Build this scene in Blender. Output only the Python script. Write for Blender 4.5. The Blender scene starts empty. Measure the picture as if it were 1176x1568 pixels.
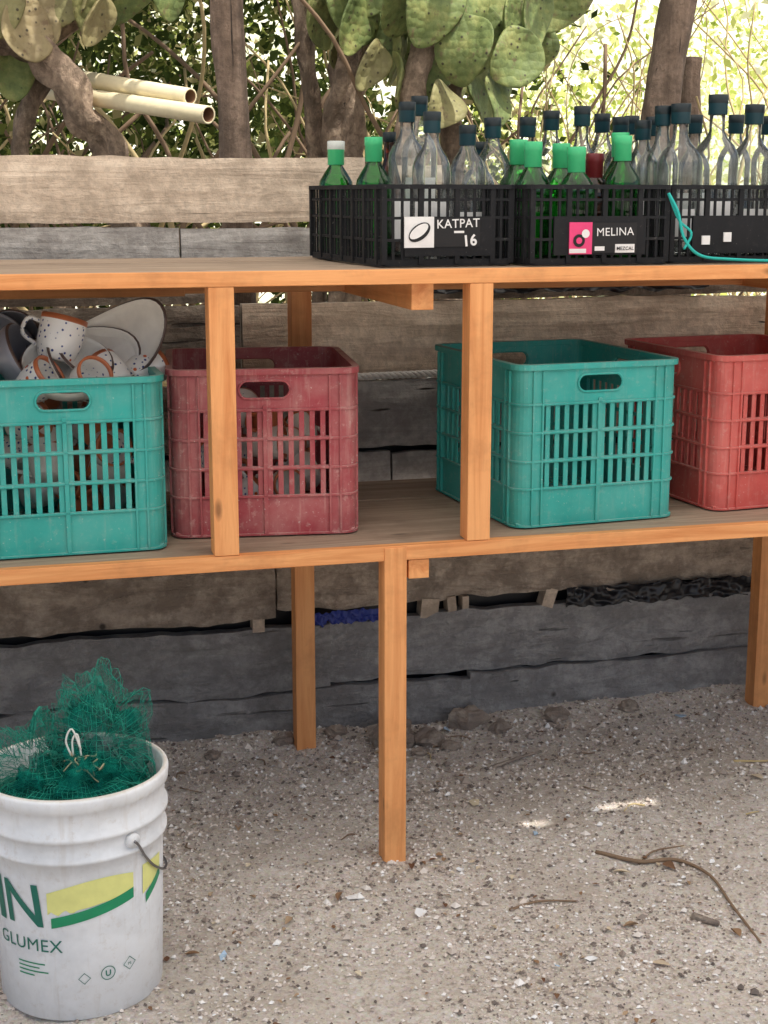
import bpy, bmesh, math, random
import numpy as np
from mathutils import Vector, Matrix, noise
random.seed(7); np.random.seed(7)
R=random.uniform
scene=bpy.context.scene
# ------------------------------------------------------------------ materials
def newmat(name):
    m=bpy.data.materials.new(name); m.use_nodes=True
    nt=m.node_tree; b=nt.nodes.get('Principled BSDF')
    return m,nt,b
def nd(nt,t,ins=None,**kw):
    n=nt.nodes.new(t)
    for k,v in kw.items(): setattr(n,k,v)
    if ins:
        for k,v in ins.items():
            if isinstance(v,bpy.types.NodeSocket): nt.links.new(v,n.inputs[k])
            else: n.inputs[k].default_value=v
    return n
def objco(nt,scale=(1,1,1),loc=(0,0,0)):
    c=nd(nt,'ShaderNodeTexCoord'); m=nd(nt,'ShaderNodeMapping',{'Vector':c.outputs['Object'],'Scale':scale,'Location':loc})
    return m.outputs[0]
def noi(nt,vec,scale,detail=4,rough=0.6,dist=0):
    return nd(nt,'ShaderNodeTexNoise',{'Vector':vec,'Scale':scale,'Detail':detail,'Roughness':rough,'Distortion':dist}).outputs[0]
def ramp(nt,fac,stops):
    r=nd(nt,'ShaderNodeValToRGB',{'Fac':fac}); e=r.color_ramp.elements
    while len(e)<len(stops): e.new(0.5)
    for i,(p,c) in enumerate(stops):
        e[i].position=p
        if not hasattr(c,'__len__'): c=(c,c,c)
        e[i].color=(c[0],c[1],c[2],1)
    return r.outputs[0]
def mix(nt,f,a,b,mode='MIX'):
    n=nd(nt,'ShaderNodeMix',data_type='RGBA',blend_type=mode)
    for idx,v in ((0,f),(6,a),(7,b)):
        if isinstance(v,bpy.types.NodeSocket): nt.links.new(v,n.inputs[idx])
        else: n.inputs[idx].default_value=(v if idx==0 else (v[0],v[1],v[2],1))
    return n.outputs[2]
def mth(nt,op,a,b=0.0):
    n=nd(nt,'ShaderNodeMath',operation=op)
    for i,v in enumerate((a,b)):
        if isinstance(v,bpy.types.NodeSocket): nt.links.new(v,n.inputs[i])
        else: n.inputs[i].default_value=v
    return n.outputs[0]
def varn(nt):
    return nd(nt,'ShaderNodeAttribute',attribute_name='var').outputs['Fac']
def bump(nt,h,b,strength=0.3,dist=0.01):
    n=nd(nt,'ShaderNodeBump',{'Height':h,'Strength':strength,'Distance':dist}); nt.links.new(n.outputs[0],b.inputs['Normal'])
def setc(nt,b,col):
    if isinstance(col,bpy.types.NodeSocket): nt.links.new(col,b.inputs['Base Color'])
    else: b.inputs['Base Color'].default_value=(col[0],col[1],col[2],1)

def wood(name,axis,light,dark,rough=0.6,knots=True,fine=1.0):
    m,nt,b=newmat(name)
    s=[38*fine]*3; s[axis]=2.2
    v=varn(nt)
    c=nd(nt,'ShaderNodeTexCoord').outputs['Object']
    off=nd(nt,'ShaderNodeCombineXYZ',{0:mth(nt,'MULTIPLY',v,7.3),1:mth(nt,'MULTIPLY',v,3.1),2:mth(nt,'MULTIPLY',v,5.7)}).outputs[0]
    add=nd(nt,'ShaderNodeVectorMath',{0:c,1:off},operation='ADD').outputs[0]
    mp=nd(nt,'ShaderNodeMapping',{'Vector':add,'Scale':s}).outputs[0]
    n1=noi(nt,mp,1.0,5,0.65,0.8)
    s2=[130]*3; s2[axis]=6
    mp2=nd(nt,'ShaderNodeMapping',{'Vector':add,'Scale':s2}).outputs[0]
    n2=noi(nt,mp2,1.0,3,0.6)
    mid=[(a+d)/2 for a,d in zip(light,dark)]
    col=ramp(nt,n1,[(0.3,dark),(0.46,mid),(0.62,light)])
    col=mix(nt,mth(nt,'MULTIPLY',n2,0.3),col,dark,'MULTIPLY')
    big=noi(nt,add,6,5,.7)
    col=mix(nt,ramp(nt,big,[(0.5,0.0),(0.8,0.55)]),col,[x*0.5 for x in dark])
    if knots:
        s3=[14]*3; s3[axis]=5
        vo=nd(nt,'ShaderNodeTexVoronoi',{'Vector':nd(nt,'ShaderNodeMapping',{'Vector':add,'Scale':s3}).outputs[0],'Scale':1.0}).outputs['Distance']
        col=mix(nt,ramp(nt,vo,[(0.04,0.85),(0.12,0.0)]),col,[x*0.35 for x in dark])
    col=mix(nt,0.6,col,ramp(nt,v,[(0,0.62),(1,1.0)]),'MULTIPLY')
    setc(nt,b,col); b.inputs['Roughness'].default_value=rough
    bump(nt,mth(nt,'ADD',n1,mth(nt,'MULTIPLY',n2,0.5)),b,0.35,0.004)
    return m
PL=(0.95,0.47,0.18); PD=(0.72,0.28,0.085)
wx=wood('pine_x',0,PL,PD); wy=wood('pine_y',1,PL,PD); wz=wood('pine_z',2,PL,PD)
shelf_top=wood('shelf_surface_wood',0,(0.54,0.41,0.30),(0.31,0.22,0.155),0.8)
def weathered(name,c1,c2,c3,rough_amt=0.6,axis=0,crackamt=1.0,grain=2.0):
    m,nt,b=newmat(name); v=varn(nt)
    c=nd(nt,'ShaderNodeTexCoord').outputs['Object']
    off=nd(nt,'ShaderNodeCombineXYZ',{0:mth(nt,'MULTIPLY',v,9.3),1:0.0,2:mth(nt,'MULTIPLY',v,5.7)}).outputs[0]
    add=nd(nt,'ShaderNodeVectorMath',{0:c,1:off},operation='ADD').outputs[0]
    s=[30]*3; s[axis]=grain
    mp=nd(nt,'ShaderNodeMapping',{'Vector':add,'Scale':s}).outputs[0]
    n1=noi(nt,mp,1.0,8,0.7,1.2)
    n0=noi(nt,add,4.0,5,0.6)
    n3=noi(nt,add,60,4,0.7)
    n5=noi(nt,add,13,6,0.7)
    col=ramp(nt,n1,[(0.3,c3),(0.47,c2),(0.65,c1)])
    col=mix(nt,ramp(nt,n0,[(0.4,0.0),(0.7,0.75)]),col,c2)
    col=mix(nt,ramp(nt,n5,[(0.42,0.7),(0.55,0.0)]),col,c3)
    col=mix(nt,ramp(nt,n3,[(0.35,0.5),(0.6,0.0)]),col,[x*0.55 for x in c2])
    col=mix(nt,ramp(nt,n5,[(0.58,0.0),(0.72,0.5)]),col,c1)
    s4=[55]*3; s4[axis]=2.6
    n4=noi(nt,nd(nt,'ShaderNodeMapping',{'Vector':add,'Scale':s4,'Location':(3,1,2)}).outputs[0],1.0,2,0.5,0.6)
    crack=ramp(nt,n4,[(0.24,crackamt),(0.29,0.0)])
    col=mix(nt,crack,col,(0.03,0.024,0.02))
    vo=nd(nt,'ShaderNodeTexVoronoi',{'Vector':add,'Scale':6.0}).outputs['Distance']
    spots=ramp(nt,vo,[(0.03,0.9),(0.06,0.0)])
    col=mix(nt,spots,col,(0.04,0.03,0.025))
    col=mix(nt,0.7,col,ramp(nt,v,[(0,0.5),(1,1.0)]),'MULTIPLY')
    setc(nt,b,col); b.inputs['Roughness'].default_value=0.9
    h=mth(nt,'SUBTRACT',mth(nt,'ADD',mth(nt,'ADD',n1,n5),mth(nt,'MULTIPLY',n3,0.5)),mth(nt,'MULTIPLY',crack,0.8))
    bump(nt,h,b,rough_amt,0.012)
    return m
w_tan=weathered('weathered_plank_tan',(0.94,0.79,0.63),(0.78,0.63,0.49),(0.52,0.41,0.31))
w_gray=weathered('weathered_plank_gray',(0.68,0.65,0.62),(0.52,0.49,0.46),(0.31,0.28,0.26))
w_rough=weathered('weathered_plank_brown',(0.68,0.58,0.47),(0.49,0.40,0.32),(0.20,0.155,0.12),1.0,0,0.8,6)
w_blue=weathered('weathered_slab_gray',(0.52,0.505,0.49),(0.38,0.37,0.36),(0.23,0.22,0.215),1.0,0,0.5,9)
bark=weathered('post_bark',(0.46,0.34,0.26),(0.28,0.20,0.15),(0.10,0.07,0.05),1.0,axis=2)
def plastic(name,col,rough=0.4,dust=(0.6,0.5,0.42),damt=0.3,spec=.5):
    m,nt,b=newmat(name); co=objco(nt)
    n=noi(nt,co,9,6,0.7); n2=noi(nt,co,55,4,0.7); n3=noi(nt,nd(nt,'ShaderNodeMapping',{'Vector':co,'Scale':(60,60,5)}).outputs[0],1.0,4,.7)
    c=mix(nt,ramp(nt,n,[(0.35,0.0),(0.8,damt)]),col,dust)
    c=mix(nt,ramp(nt,n2,[(0.56,0.0),(0.70,damt*1.1)]),c,dust)
    c=mix(nt,ramp(nt,n3,[(0.55,0.0),(0.72,damt*0.9)]),c,dust)
    c=mix(nt,ramp(nt,noi(nt,co,5,5,.7),[(0.3,0.45),(0.55,0.0)]),c,[x*0.5 for x in col])
    c=mix(nt,ramp(nt,noi(nt,co,150,3,.7),[(0.66,0.0),(0.70,damt)]),c,(.75,.72,.66))
    geo=nd(nt,'ShaderNodeNewGeometry'); sx=nd(nt,'ShaderNodeSeparateXYZ',{0:geo.outputs['Normal']})
    c=mix(nt,ramp(nt,mth(nt,'MULTIPLY',sx.outputs[2],n),[(0.3,0.0),(0.5,min(.8,damt*2))]),c,dust)
    setc(nt,b,c); b.inputs['Specular IOR Level'].default_value=spec
    nt.links.new(ramp(nt,n,[(0.3,rough),(0.7,min(1,rough+0.35))]),b.inputs['Roughness'])
    bump(nt,n2,b,0.08,0.003)
    return m
teal=plastic('teal_plastic',(0.018,0.40,0.35),0.40,(0.32,0.45,0.40),0.30)
red=plastic('dusty_red_plastic',(0.38,0.042,0.058),0.45,(0.62,0.38,0.34),0.55)
red2=plastic('bright_red_plastic',(0.64,0.09,0.075),0.42,(0.68,0.36,0.31),0.36)
black=plastic('black_plastic',(0.007,0.008,0.011),0.5,(0.09,0.085,0.08),0.12,.3)
whitep=plastic('white_bucket_plastic',(0.88,0.91,0.94),0.35,(0.50,0.42,0.33),0.26)
def simple(name,col,rough=0.6,metal=0,spec=0.5):
    m,nt,b=newmat(name); co=objco(nt); n=noi(nt,co,30,4)
    setc(nt,b,mix(nt,ramp(nt,n,[(0.3,0.0),(0.75,0.5)]),col,[x*0.7 for x in col]))
    b.inputs['Roughness'].default_value=rough; b.inputs['Metallic'].default_value=metal
    return m
labw=simple('label_white',(0.85,0.85,0.85)); labp=simple('label_pink',(0.85,0.06,0.22)); labk=simple('label_black',(0.010,0.010,0.012),.7)
green_ink=simple('green_ink',(0.01,0.30,0.13),0.4); yellow_ink=simple('yellow_ink',(0.85,0.85,0.30),0.4); dark_ink=simple('dark_green_ink',(0.01,0.17,0.12),0.4)
ropew=simple('white_rope',(0.75,0.73,0.68),0.9); ropet=simple('turquoise_rope',(0.02,0.5,0.45),0.7); wire=simple('handle_wire',(0.3,0.3,0.32),0.35,1)
terra=simple('terracotta_glaze',(0.50,0.15,0.06),0.35)
m,nt,b=newmat('speckled_ceramic'); co=objco(nt)
vo=nd(nt,'ShaderNodeTexVoronoi',{'Vector':co,'Scale':95.0,'Randomness':0.6}).outputs['Distance']
vo2=nd(nt,'ShaderNodeTexVoronoi',{'Vector':co,'Scale':30.0,'Randomness':0.8}).outputs['Distance']
c=mix(nt,ramp(nt,vo,[(0.20,1.0),(0.28,0.0)]),(0.88,0.86,0.82),(0.03,0.06,0.22))
c=mix(nt,ramp(nt,vo2,[(0.11,1.0),(0.14,0.0)]),c,(0.62,0.13,0.04))
setc(nt,b,c); b.inputs['Roughness'].default_value=0.2; speck=m
ceram=simple('cream_ceramic',(0.93,0.90,0.83),0.25); greyc=simple('grey_ceramic',(0.25,0.25,0.28),0.3); rimg=simple('rim_glaze',(0.10,0.06,0.05),.3)
def glass(name,tint,edge,refl=1.0):
    m,nt,b=newmat(name); nt.nodes.remove(b); out=nt.nodes['Material Output']
    lw=nd(nt,'ShaderNodeLayerWeight',{'Blend':0.5})
    col=mix(nt,ramp(nt,lw.outputs['Facing'],[(0.5,0.0),(0.98,1.0)]),tint,edge)
    tr=nd(nt,'ShaderNodeBsdfTransparent',{'Color':col})
    gl=nd(nt,'ShaderNodeBsdfGlossy',{'Color':(1,1,1,1),'Roughness':0.03})
    fr=nd(nt,'ShaderNodeFresnel',{'IOR':1.5})
    f=mth(nt,'MULTIPLY',fr.outputs[0],refl)
    mx=nd(nt,'ShaderNodeMixShader',{0:f,1:tr.outputs[0],2:gl.outputs[0]})
    di=nd(nt,'ShaderNodeBsdfDiffuse',{'Color':(min(1,tint[0]*0.9+.03),min(1,tint[1]*0.9+.03),min(1,tint[2]*0.9+.03),1)})
    co=objco(nt); d=ramp(nt,noi(nt,co,22,6,0.75),[(0.45,0.015),(0.75,0.14)])
    mx2=nd(nt,'ShaderNodeMixShader',{0:d,1:mx.outputs[0],2:di.outputs[0]})
    nt.links.new(mx2.outputs[0],out.inputs[0]); return m
g_clear=glass('clear_glass',(0.975,0.995,0.98),(0.24,0.31,0.30),1.4)
g_green=glass('green_glass',(0.12,0.62,0.16),(0.01,0.12,0.02))
g_brown=glass('brown_glass',(0.28,0.10,0.04),(0.05,0.015,0.01))
cap_k=simple('cap_dark_teal',(0.006,0.016,0.022),0.45); cap_b=simple('cap_blue_band',(0.010,0.055,0.075),0.45); cap_g=simple('cap_green',(0.07,0.60,0.25),0.35)
cap_w=simple('cap_white',(0.7,0.74,0.7),0.4); cap_r=simple('cap_dark_red',(0.18,0.015,0.02),0.4)
# ground
m,nt,b=newmat('sandy_gravel_ground'); co=objco(nt)
n1=noi(nt,co,2.6,6,0.65); n2=noi(nt,co,75,8,0.8); n3=noi(nt,co,320,3,0.7); 
vo=nd(nt,'ShaderNodeTexVoronoi',{'Vector':co,'Scale':190.0,'Randomness':1.0})
col=ramp(nt,n2,[(0.33,(0.34,0.275,0.225)),(0.46,(0.68,0.59,0.505)),(0.62,(0.88,0.80,0.71))])
gray=nd(nt,'ShaderNodeHueSaturation',{'Saturation':0.25,'Value':1.1,'Color':vo.outputs['Color']}).outputs[0]
col=mix(nt,0.55,col,gray,'SOFT_LIGHT')
col=mix(nt,ramp(nt,n1,[(0.44,0.0),(0.68,0.5)]),col,(0.52,0.43,0.34))
col=mix(nt,ramp(nt,n3,[(0.60,0.0),(0.70,0.5)]),col,(0.92,0.88,0.82))
setc(nt,b,col); b.inputs['Roughness'].default_value=0.95
bump(nt,mth(nt,'ADD',mth(nt,'MULTIPLY',n2,1.2),mth(nt,'MULTIPLY',n3,0.5)),b,0.85,0.009); ground_m=m
m,nt,b=newmat('pebble'); v=varn(nt)
setc(nt,b,ramp(nt,v,[(0.0,(0.13,0.105,0.09)),(0.22,(0.40,0.33,0.28)),(0.55,(0.68,0.60,0.53)),(0.85,(0.80,0.74,0.68)),(0.95,(0.93,0.91,0.88))])); b.inputs['Roughness'].default_value=0.85; pebble_m=m
def leafm(name,stops,trans=0.45):
    m,nt,b=newmat(name); nt.nodes.remove(b); out=nt.nodes['Material Output']; v=varn(nt)
    c=ramp(nt,v,stops)
    d=nd(nt,'ShaderNodeBsdfDiffuse',{'Color':c}); t=nd(nt,'ShaderNodeBsdfTranslucent',{'Color':c})
    mx=nd(nt,'ShaderNodeMixShader',{0:trans,1:d.outputs[0],2:t.outputs[0]}); nt.links.new(mx.outputs[0],out.inputs[0]); return m
leaf_shade_tone=leafm('leaf_shade_tone',[(0,(0.025,0.04,0.012)),(0.5,(0.07,0.10,0.028)),(0.8,(0.19,0.22,0.06)),(1,(0.46,0.40,0.2))],0.4)  # shade of the left brush put into the leaf colour
leaf_sun_tone=leafm('leaf_sun_tone',[(0,(0.26,0.38,0.06)),(0.3,(0.55,0.66,0.14)),(0.65,(0.88,0.90,0.32)),(1,(0.96,0.95,0.7))],0.45)  # overexposed sunlight put into the leaf colour
dryleaf=leafm('dry_leaf_brown',[(0,(0.16,0.08,0.05)),(0.5,(0.34,0.22,0.13)),(1,(0.75,0.66,0.5))],0.1)
m,nt,b=newmat('cactus_pad'); co=objco(nt); v=varn(nt)
vo=nd(nt,'ShaderNodeTexVoronoi',{'Vector':co,'Scale':42.0,'Randomness':0.45}).outputs['Distance']
nn=noi(nt,co,11,7,0.72)
c=ramp(nt,nn,[(0.32,(0.08,0.12,0.04)),(0.5,(0.18,0.235,0.075)),(0.66,(0.33,0.35,0.12)),(0.78,(0.50,0.42,0.2))])
c=mix(nt,ramp(nt,v,[(0.4,0.0),(1,0.85)]),c,(0.38,0.27,0.16))
c=mix(nt,ramp(nt,noi(nt,co,30,5,.7),[(0.56,0.0),(0.68,0.8)]),c,(0.18,0.12,0.07))
c=mix(nt,ramp(nt,vo,[(0.12,0.9),(0.2,0.0)]),c,(0.04,0.03,0.02))
setc(nt,b,c); b.inputs['Roughness'].default_value=0.65; bump(nt,mth(nt,'SUBTRACT',nn,vo),b,0.5,0.01); pad_m=m
c_trunk=weathered('cactus_trunk_bark',(0.64,0.49,0.35),(0.40,0.29,0.21),(0.11,0.08,0.055),1.0,axis=2,grain=12)
twig_m=simple('twig_wood',(0.24,0.16,0.10),0.9); twig_l=simple('twig_pale',(0.60,0.47,0.24),0.9)
bamboo=simple('bamboo_pole',(0.88,0.78,0.52),0.45); bamboo_in=simple('bamboo_end',(0.2,0.1,0.05),0.8)
bplast=simple('black_sheet_plastic',(0.012,0.012,0.015),0.3); btarp=simple('blue_tarp_plastic',(0.02,0.04,0.26),0.4)
stone_m=weathered('rock_surface',(0.60,0.51,0.42),(0.46,0.38,0.31),(0.26,0.2,0.17),1.0)
m,nt,b=newmat('light_diffuser_cloth'); nt.nodes.remove(b); out=nt.nodes['Material Output']  # translucent cloth for the added canopy, spreads sunlight down onto the shelf
cc=ramp(nt,noi(nt,objco(nt),3,5),[(0.3,(0.93,0.885,0.80)),(0.7,(0.97,0.935,0.86))])
d=nd(nt,'ShaderNodeBsdfDiffuse',{'Color':cc}); t=nd(nt,'ShaderNodeBsdfTranslucent',{'Color':cc})
mx=nd(nt,'ShaderNodeMixShader',{0:0.9,1:d.outputs[0],2:t.outputs[0]}); nt.links.new(mx.outputs[0],out.inputs[0]); diffuser_cloth=m
# ------------------------------------------------------------------ mesh builder
class B:
    def __init__(s): s.v=[];s.f=[];s.m=[];s.a=[];s.s=[]
    def add(s,vs,fs,mat=0,var=0.5,smooth=False,M=None):
        o=len(s.v)
        if M is not None: vs=[M@Vector(p) for p in vs]
        s.v.extend([tuple(p) for p in vs]); 
        for f in fs: s.f.append([i+o for i in f])
        n=len(fs); s.m+= [mat]*n; s.a+=[var]*n; s.s+=[smooth]*n
    def box(s,x0,x1,y0,y1,z0,z1,mat=0,var=0.5,M=None):
        vs=[(x0,y0,z0),(x1,y0,z0),(x1,y1,z0),(x0,y1,z0),(x0,y0,z1),(x1,y0,z1),(x1,y1,z1),(x0,y1,z1)]
        s.add(vs,[(0,3,2,1),(4,5,6,7),(0,1,5,4),(1,2,6,5),(2,3,7,6),(3,0,4,7)],mat,var,False,M)
    def lathe(s,prof,seg=24,mat=0,var=0.5,M=None,smooth=True,mats=None):
        n=len(prof); vs=[]; 
        for (r,z) in prof:
            for k in range(seg):
                a=2*math.pi*k/seg; vs.append((r*math.cos(a),r*math.sin(a),z))
        for i in range(n-1):
            fs=[(i*seg+k,i*seg+(k+1)%seg,(i+1)*seg+(k+1)%seg,(i+1)*seg+k) for k in range(seg)]
            if i==0: o=len(s.v); s.add(vs,fs,mats[i] if mats else mat,var,smooth,M)
            else:
                for f in fs: s.f.append([q+o for q in f])
                s.m+=[mats[i] if mats else mat]*seg; s.a+=[var]*seg; s.s+=[smooth]*seg
    def tube(s,pts,rad,seg=6,mat=0,var=0.5,M=None,rough=0):
        pts=[Vector(p) for p in pts]; n=len(pts)
        if not hasattr(rad,'__len__'): rad=[rad]*n
        vs=[]; up=Vector((0.13,0.21,1)).normalized(); 
        for i,p in enumerate(pts):
            t=(pts[min(i+1,n-1)]-pts[max(i-1,0)]).normalized()
            a=t.cross(up)
            if a.length<0.05: a=t.cross(Vector((1,0,0)))
            a.normalize(); bb=a.cross(t)
            for k in range(seg):
                an=2*math.pi*k/seg; r=rad[i]*(1+rough*noise.noise(p*9+Vector((k*1.7,k,0))))
                vs.append(p+a*math.cos(an)*r+bb*math.sin(an)*r)
        fs=[(i*seg+k,i*seg+(k+1)%seg,(i+1)*seg+(k+1)%seg,(i+1)*seg+k) for i in range(n-1) for k in range(seg)]
        fs.append(tuple(range(seg-1,-1,-1))); fs.append(tuple((n-1)*seg+k for k in range(seg)))
        s.add(vs,fs,mat,var,True,M)
    def make(s,name,mats,loc=(0,0,0),rotz=0,bevel=0,rot=None):
        me=bpy.data.meshes.new(name); me.from_pydata(s.v,[],s.f)
        for mm in mats: me.materials.append(mm)
        me.polygons.foreach_set('material_index',s.m); me.polygons.foreach_set('use_smooth',s.s)
        at=me.attributes.new('var','FLOAT','FACE'); at.data.foreach_set('value',s.a)
        me.update()
        o=bpy.data.objects.new(name,me); scene.collection.objects.link(o); o.location=loc
        o.rotation_euler=rot if rot else (0,0,rotz)
        if bevel:
            md=o.modifiers.new('bevel','BEVEL'); md.width=bevel; md.segments=2; md.limit_method='ANGLE'; md.angle_limit=math.radians(50)
        return o
def catmull(pts,n=8):
    P=[Vector(p) for p in pts]; P=[2*P[0]-P[1]]+P+[2*P[-1]-P[-2]]; out=[]
    for i in range(1,len(P)-2):
        for k in range(n):
            t=k/n; a,b_,c,d=P[i-1],P[i],P[i+1],P[i+2]
            out.append(0.5*((2*b_)+(c-a)*t+(2*a-5*b_+4*c-d)*t*t+(3*b_-a-3*c+d)*t**3))
    out.append(P[-2]); return out
def text_verts(body,size,bold=0.0,cut=0):
    cu=bpy.data.curves.new('t','FONT'); cu.body=body; cu.size=size; cu.align_x='CENTER'; cu.offset=bold; cu.resolution_u=3; cu.space_character=1.05
    ob=bpy.data.objects.new('t',cu); scene.collection.objects.link(ob)
    bpy.context.view_layer.update()
    me=bpy.data.meshes.new_from_object(ob)
    if cut:
        bm=bmesh.new(); bm.from_mesh(me); xs_=[v.co.x for v in bm.verts]; x=min(xs_)+cut
        while x<max(xs_):
            bmesh.ops.bisect_plane(bm,geom=bm.verts[:]+bm.edges[:]+bm.faces[:],plane_co=(x,0,0),plane_no=(1,0,0)); x+=cut
        bm.to_mesh(me); bm.free()
    vs=[v.co.copy() for v in me.vertices]; fs=[tuple(p.vertices) for p in me.polygons]
    bpy.data.objects.remove(ob); bpy.data.meshes.remove(me); bpy.data.curves.remove(cu)
    return vs,fs
# ------------------------------------------------------------------ ground
xs=np.concatenate([np.linspace(-80,-3,14)[:-1],np.linspace(-3,-0.5,20)[:-1],np.linspace(-0.5,2.6,230)[:-1],np.linspace(2.6,6,20)[:-1],np.linspace(6,80,14)])
ys=np.concatenate([np.linspace(-80,-2,12)[:-1],np.linspace(-2,1.6,16)[:-1],np.linspace(1.6,3.5,150)[:-1],np.linspace(3.5,8,20)[:-1],np.linspace(8,120,14)])
def gz(x,y):
    if y>9 or y<-4 or abs(x)>9: return 0.0
    z=0.012*noise.noise(Vector((x*2.2,y*2.2,0)))+0.009*noise.noise(Vector((x*9,y*9,3)))+0.005*noise.noise(Vector((x*32,y*32,7)))
    t=max(0,min(1,(y-2.95)/0.35)); z+=0.045*t*t*(0.6+0.9*noise.noise(Vector((x*2.5,1.7,0))))
    return z
b=B(); nx,ny=len(xs),len(ys)
vs=[(x,y,gz(x,y)) for y in ys for x in xs]
fs=[(j*nx+i,j*nx+i+1,(j+1)*nx+i+1,(j+1)*nx+i) for j in range(ny-1) for i in range(nx-1)]
b.add(vs,fs,0,0.5,True); b.make('ground',[ground_m])
b=B()
octa=[(1,0,0),(-1,0,0),(0,1,0),(0,-1,0),(0,0,1),(0,0,-1)]; of=[(0,2,4),(2,1,4),(1,3,4),(3,0,4),(2,0,5),(1,2,5),(3,1,5),(0,3,5)]
for i in range(36000):
    y=1.7+(3.32-1.7)*random.random(); x=R(-0.25,0.3)+y*R(0,0.6)
    if noise.noise(Vector((x*3,y*3,5)))+(y-2.3)*.25<R(-0.8,0.3): continue
    r=0.0017+0.0038*random.random()**2.6*(1 if random.random()<0.97 else 2.4)
    if y>2.8: r*=1.25
    a=R(0,6.28); ca,sa=math.cos(a),math.sin(a); z=gz(x,y)+r*0.35; k1,k2,k3=R(.7,1.4),R(.6,1.1),R(.5,.9)
    vs=[(x+r*(p[0]*k1*ca-p[1]*k2*sa),y+r*(p[0]*k1*sa+p[1]*k2*ca),z+r*p[2]*k3) for p in octa]
    b.add(vs,of,0,random.random()**1.2)
b.make('gravel',[pebble_m])
# ------------------------------------------------------------------ shelf
MZ=0.633; TZ=1.141; YF=2.579; YB=3.22
b=B(); X0,X1=-1.3,3.1
def board(z,th,var):
    b.box(X0,X1,YF,YF+0.022,z-th,z,0,var)
    n=3; w=(YB-YF-0.024)/n
    for i in range(n):
        b.box(X0+0.01*i,X1-0.01,YF+0.024+i*w,YF+0.024+(i+1)*w-0.003,z-0.022,z-0.001-0.001*(i%2),3,R(0.3,0.9))
board(MZ,0.028,0.8); board(TZ,0.026,0.95)
def post(x,y,z0,z1,var,w=0.045): b.box(x-w/2,x+w/2,y,y+w,z0,z1,2,var)
post(0.398,YF+0.001,MZ+0.001,TZ-0.0265,0.95); post(0.876,YF+0.001,MZ+0.001,TZ-0.0265,0.9)
def lpost(x,var,w):
    b.box(x-w/2,x+w/2,YF+0.001,YF+w,-0.03,MZ-0.0285,2,var); b.box(x-w/2,x+w/2,YF-0.003,YF+0.0005,-0.03,MZ-0.003,2,var)
lpost(0.713,1.0,.043); lpost(-0.62,.8,.045); lpost(2.05,.8,.045)
post(-0.5,YF+0.001,MZ+0.001,TZ-0.0265,0.6); post(1.75,YF+0.001,MZ+0.001,TZ-0.0265,0.7)
for x in (-0.55,0.665,1.835): 
    post(x,3.175,-0.03,MZ-0.023,0.45); post(x,3.175,MZ+0.002,TZ-0.0235,0.35)
for x in (-0.5,0.772,1.72): b.box(x-0.021,x+0.021,YF+0.03,YB-0.05,TZ-0.075,TZ-0.0232,1,0.9)
for x in (-0.57,0.76,2.1): b.box(x-0.02,x+0.02,YF+0.004,YB-0.05,MZ-0.066,MZ-0.0292,1,0.85)
b.box(X0+.05,X1-.05,3.13,3.172,TZ-0.072,TZ-0.024,0,0.2)
b.box(-0.4,0.40,3.08,3.125,TZ-0.074,TZ-0.024,0,0.15)
b.make('wooden_shelf',[wx,wy,wz,shelf_top],bevel=0.0012)
# ------------------------------------------------------------------ plank wall
b=B()
def plank(x0,x1,z0,z1,y,th,mat,var,amp,seed=0,nz=6):
    n=max(4,int((x1-x0)/0.02)); vs=[]; rows=nz+1
    for i in range(n+1):
        x=x0+(x1-x0)*i/n
        t=z1+amp*(noise.noise(Vector((x*3,seed,0)))+0.6*noise.noise(Vector((x*16,seed,2))))
        bt=z0+amp*(noise.noise(Vector((x*3,seed+9,0)))+0.6*noise.noise(Vector((x*16,seed+9,2))))
        yo=0.01*noise.noise(Vector((x*1.5,seed,5)))
        for j in range(rows):
            f=j/nz; z=bt+(t-bt)*f
            vs.append((x,y+yo+amp*0.8*noise.noise(Vector((x*8,seed,z*25)))-(0.004 if 0<j<nz else 0),z))
        vs.append((x,y+yo+th,t)); vs.append((x,y+yo+th,bt))
    k=rows+2; fs=[]
    for i in range(n):
        for j in range(k):
            a=i*k+j; c=i*k+(j+1)%k; fs.append((a,a+k,c+k,c))
    fs.append(tuple(range(k))); fs.append(tuple(n*k+j for j in range(k-1,-1,-1)))
    b.add(vs,fs,mat,var,False)
W=3.30
plank(-1.5,0.84,1.213,1.352,W,0.025,0,0.98,0.005,1); plank(0.844,1.02,1.216,1.338,W+0.004,0.025,0,0.85,0.005,2)
plank(-1.5,0.42,1.093,1.203,W+0.004,0.022,1,0.98,0.005,3); plank(0.424,1.2,1.095,1.201,W+0.002,0.022,1,0.95,0.005,4); plank(1.205,3.4,1.09,1.16,W,0.022,1,0.6,0.004,5)
plank(-1.5,0.55,0.88,1.03,W,0.022,2,0.3,0.006,6); plank(0.555,1.9,0.868,1.032,W+0.003,0.025,0,0.8,0.006,7); plank(1.905,3.4,0.87,1.02,W,0.022,0,0.6,0.006,8)
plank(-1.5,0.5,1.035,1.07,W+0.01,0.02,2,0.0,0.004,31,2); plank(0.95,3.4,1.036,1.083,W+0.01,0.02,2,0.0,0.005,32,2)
plank(-1.5,0.5,0.70,0.85,W,0.022,2,0.3,0.007,9); plank(0.505,1.4,0.695,0.85,W+0.005,0.022,1,0.6,0.007,10); plank(1.405,3.4,0.70,0.855,W,0.022,0,0.4,0.007,11)
plank(-1.5,0.9,0.49,0.685,W+0.003,0.022,1,0.3,0.008,12); plank(0.905,3.4,0.485,0.68,W,0.022,1,0.3,0.008,13)
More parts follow.
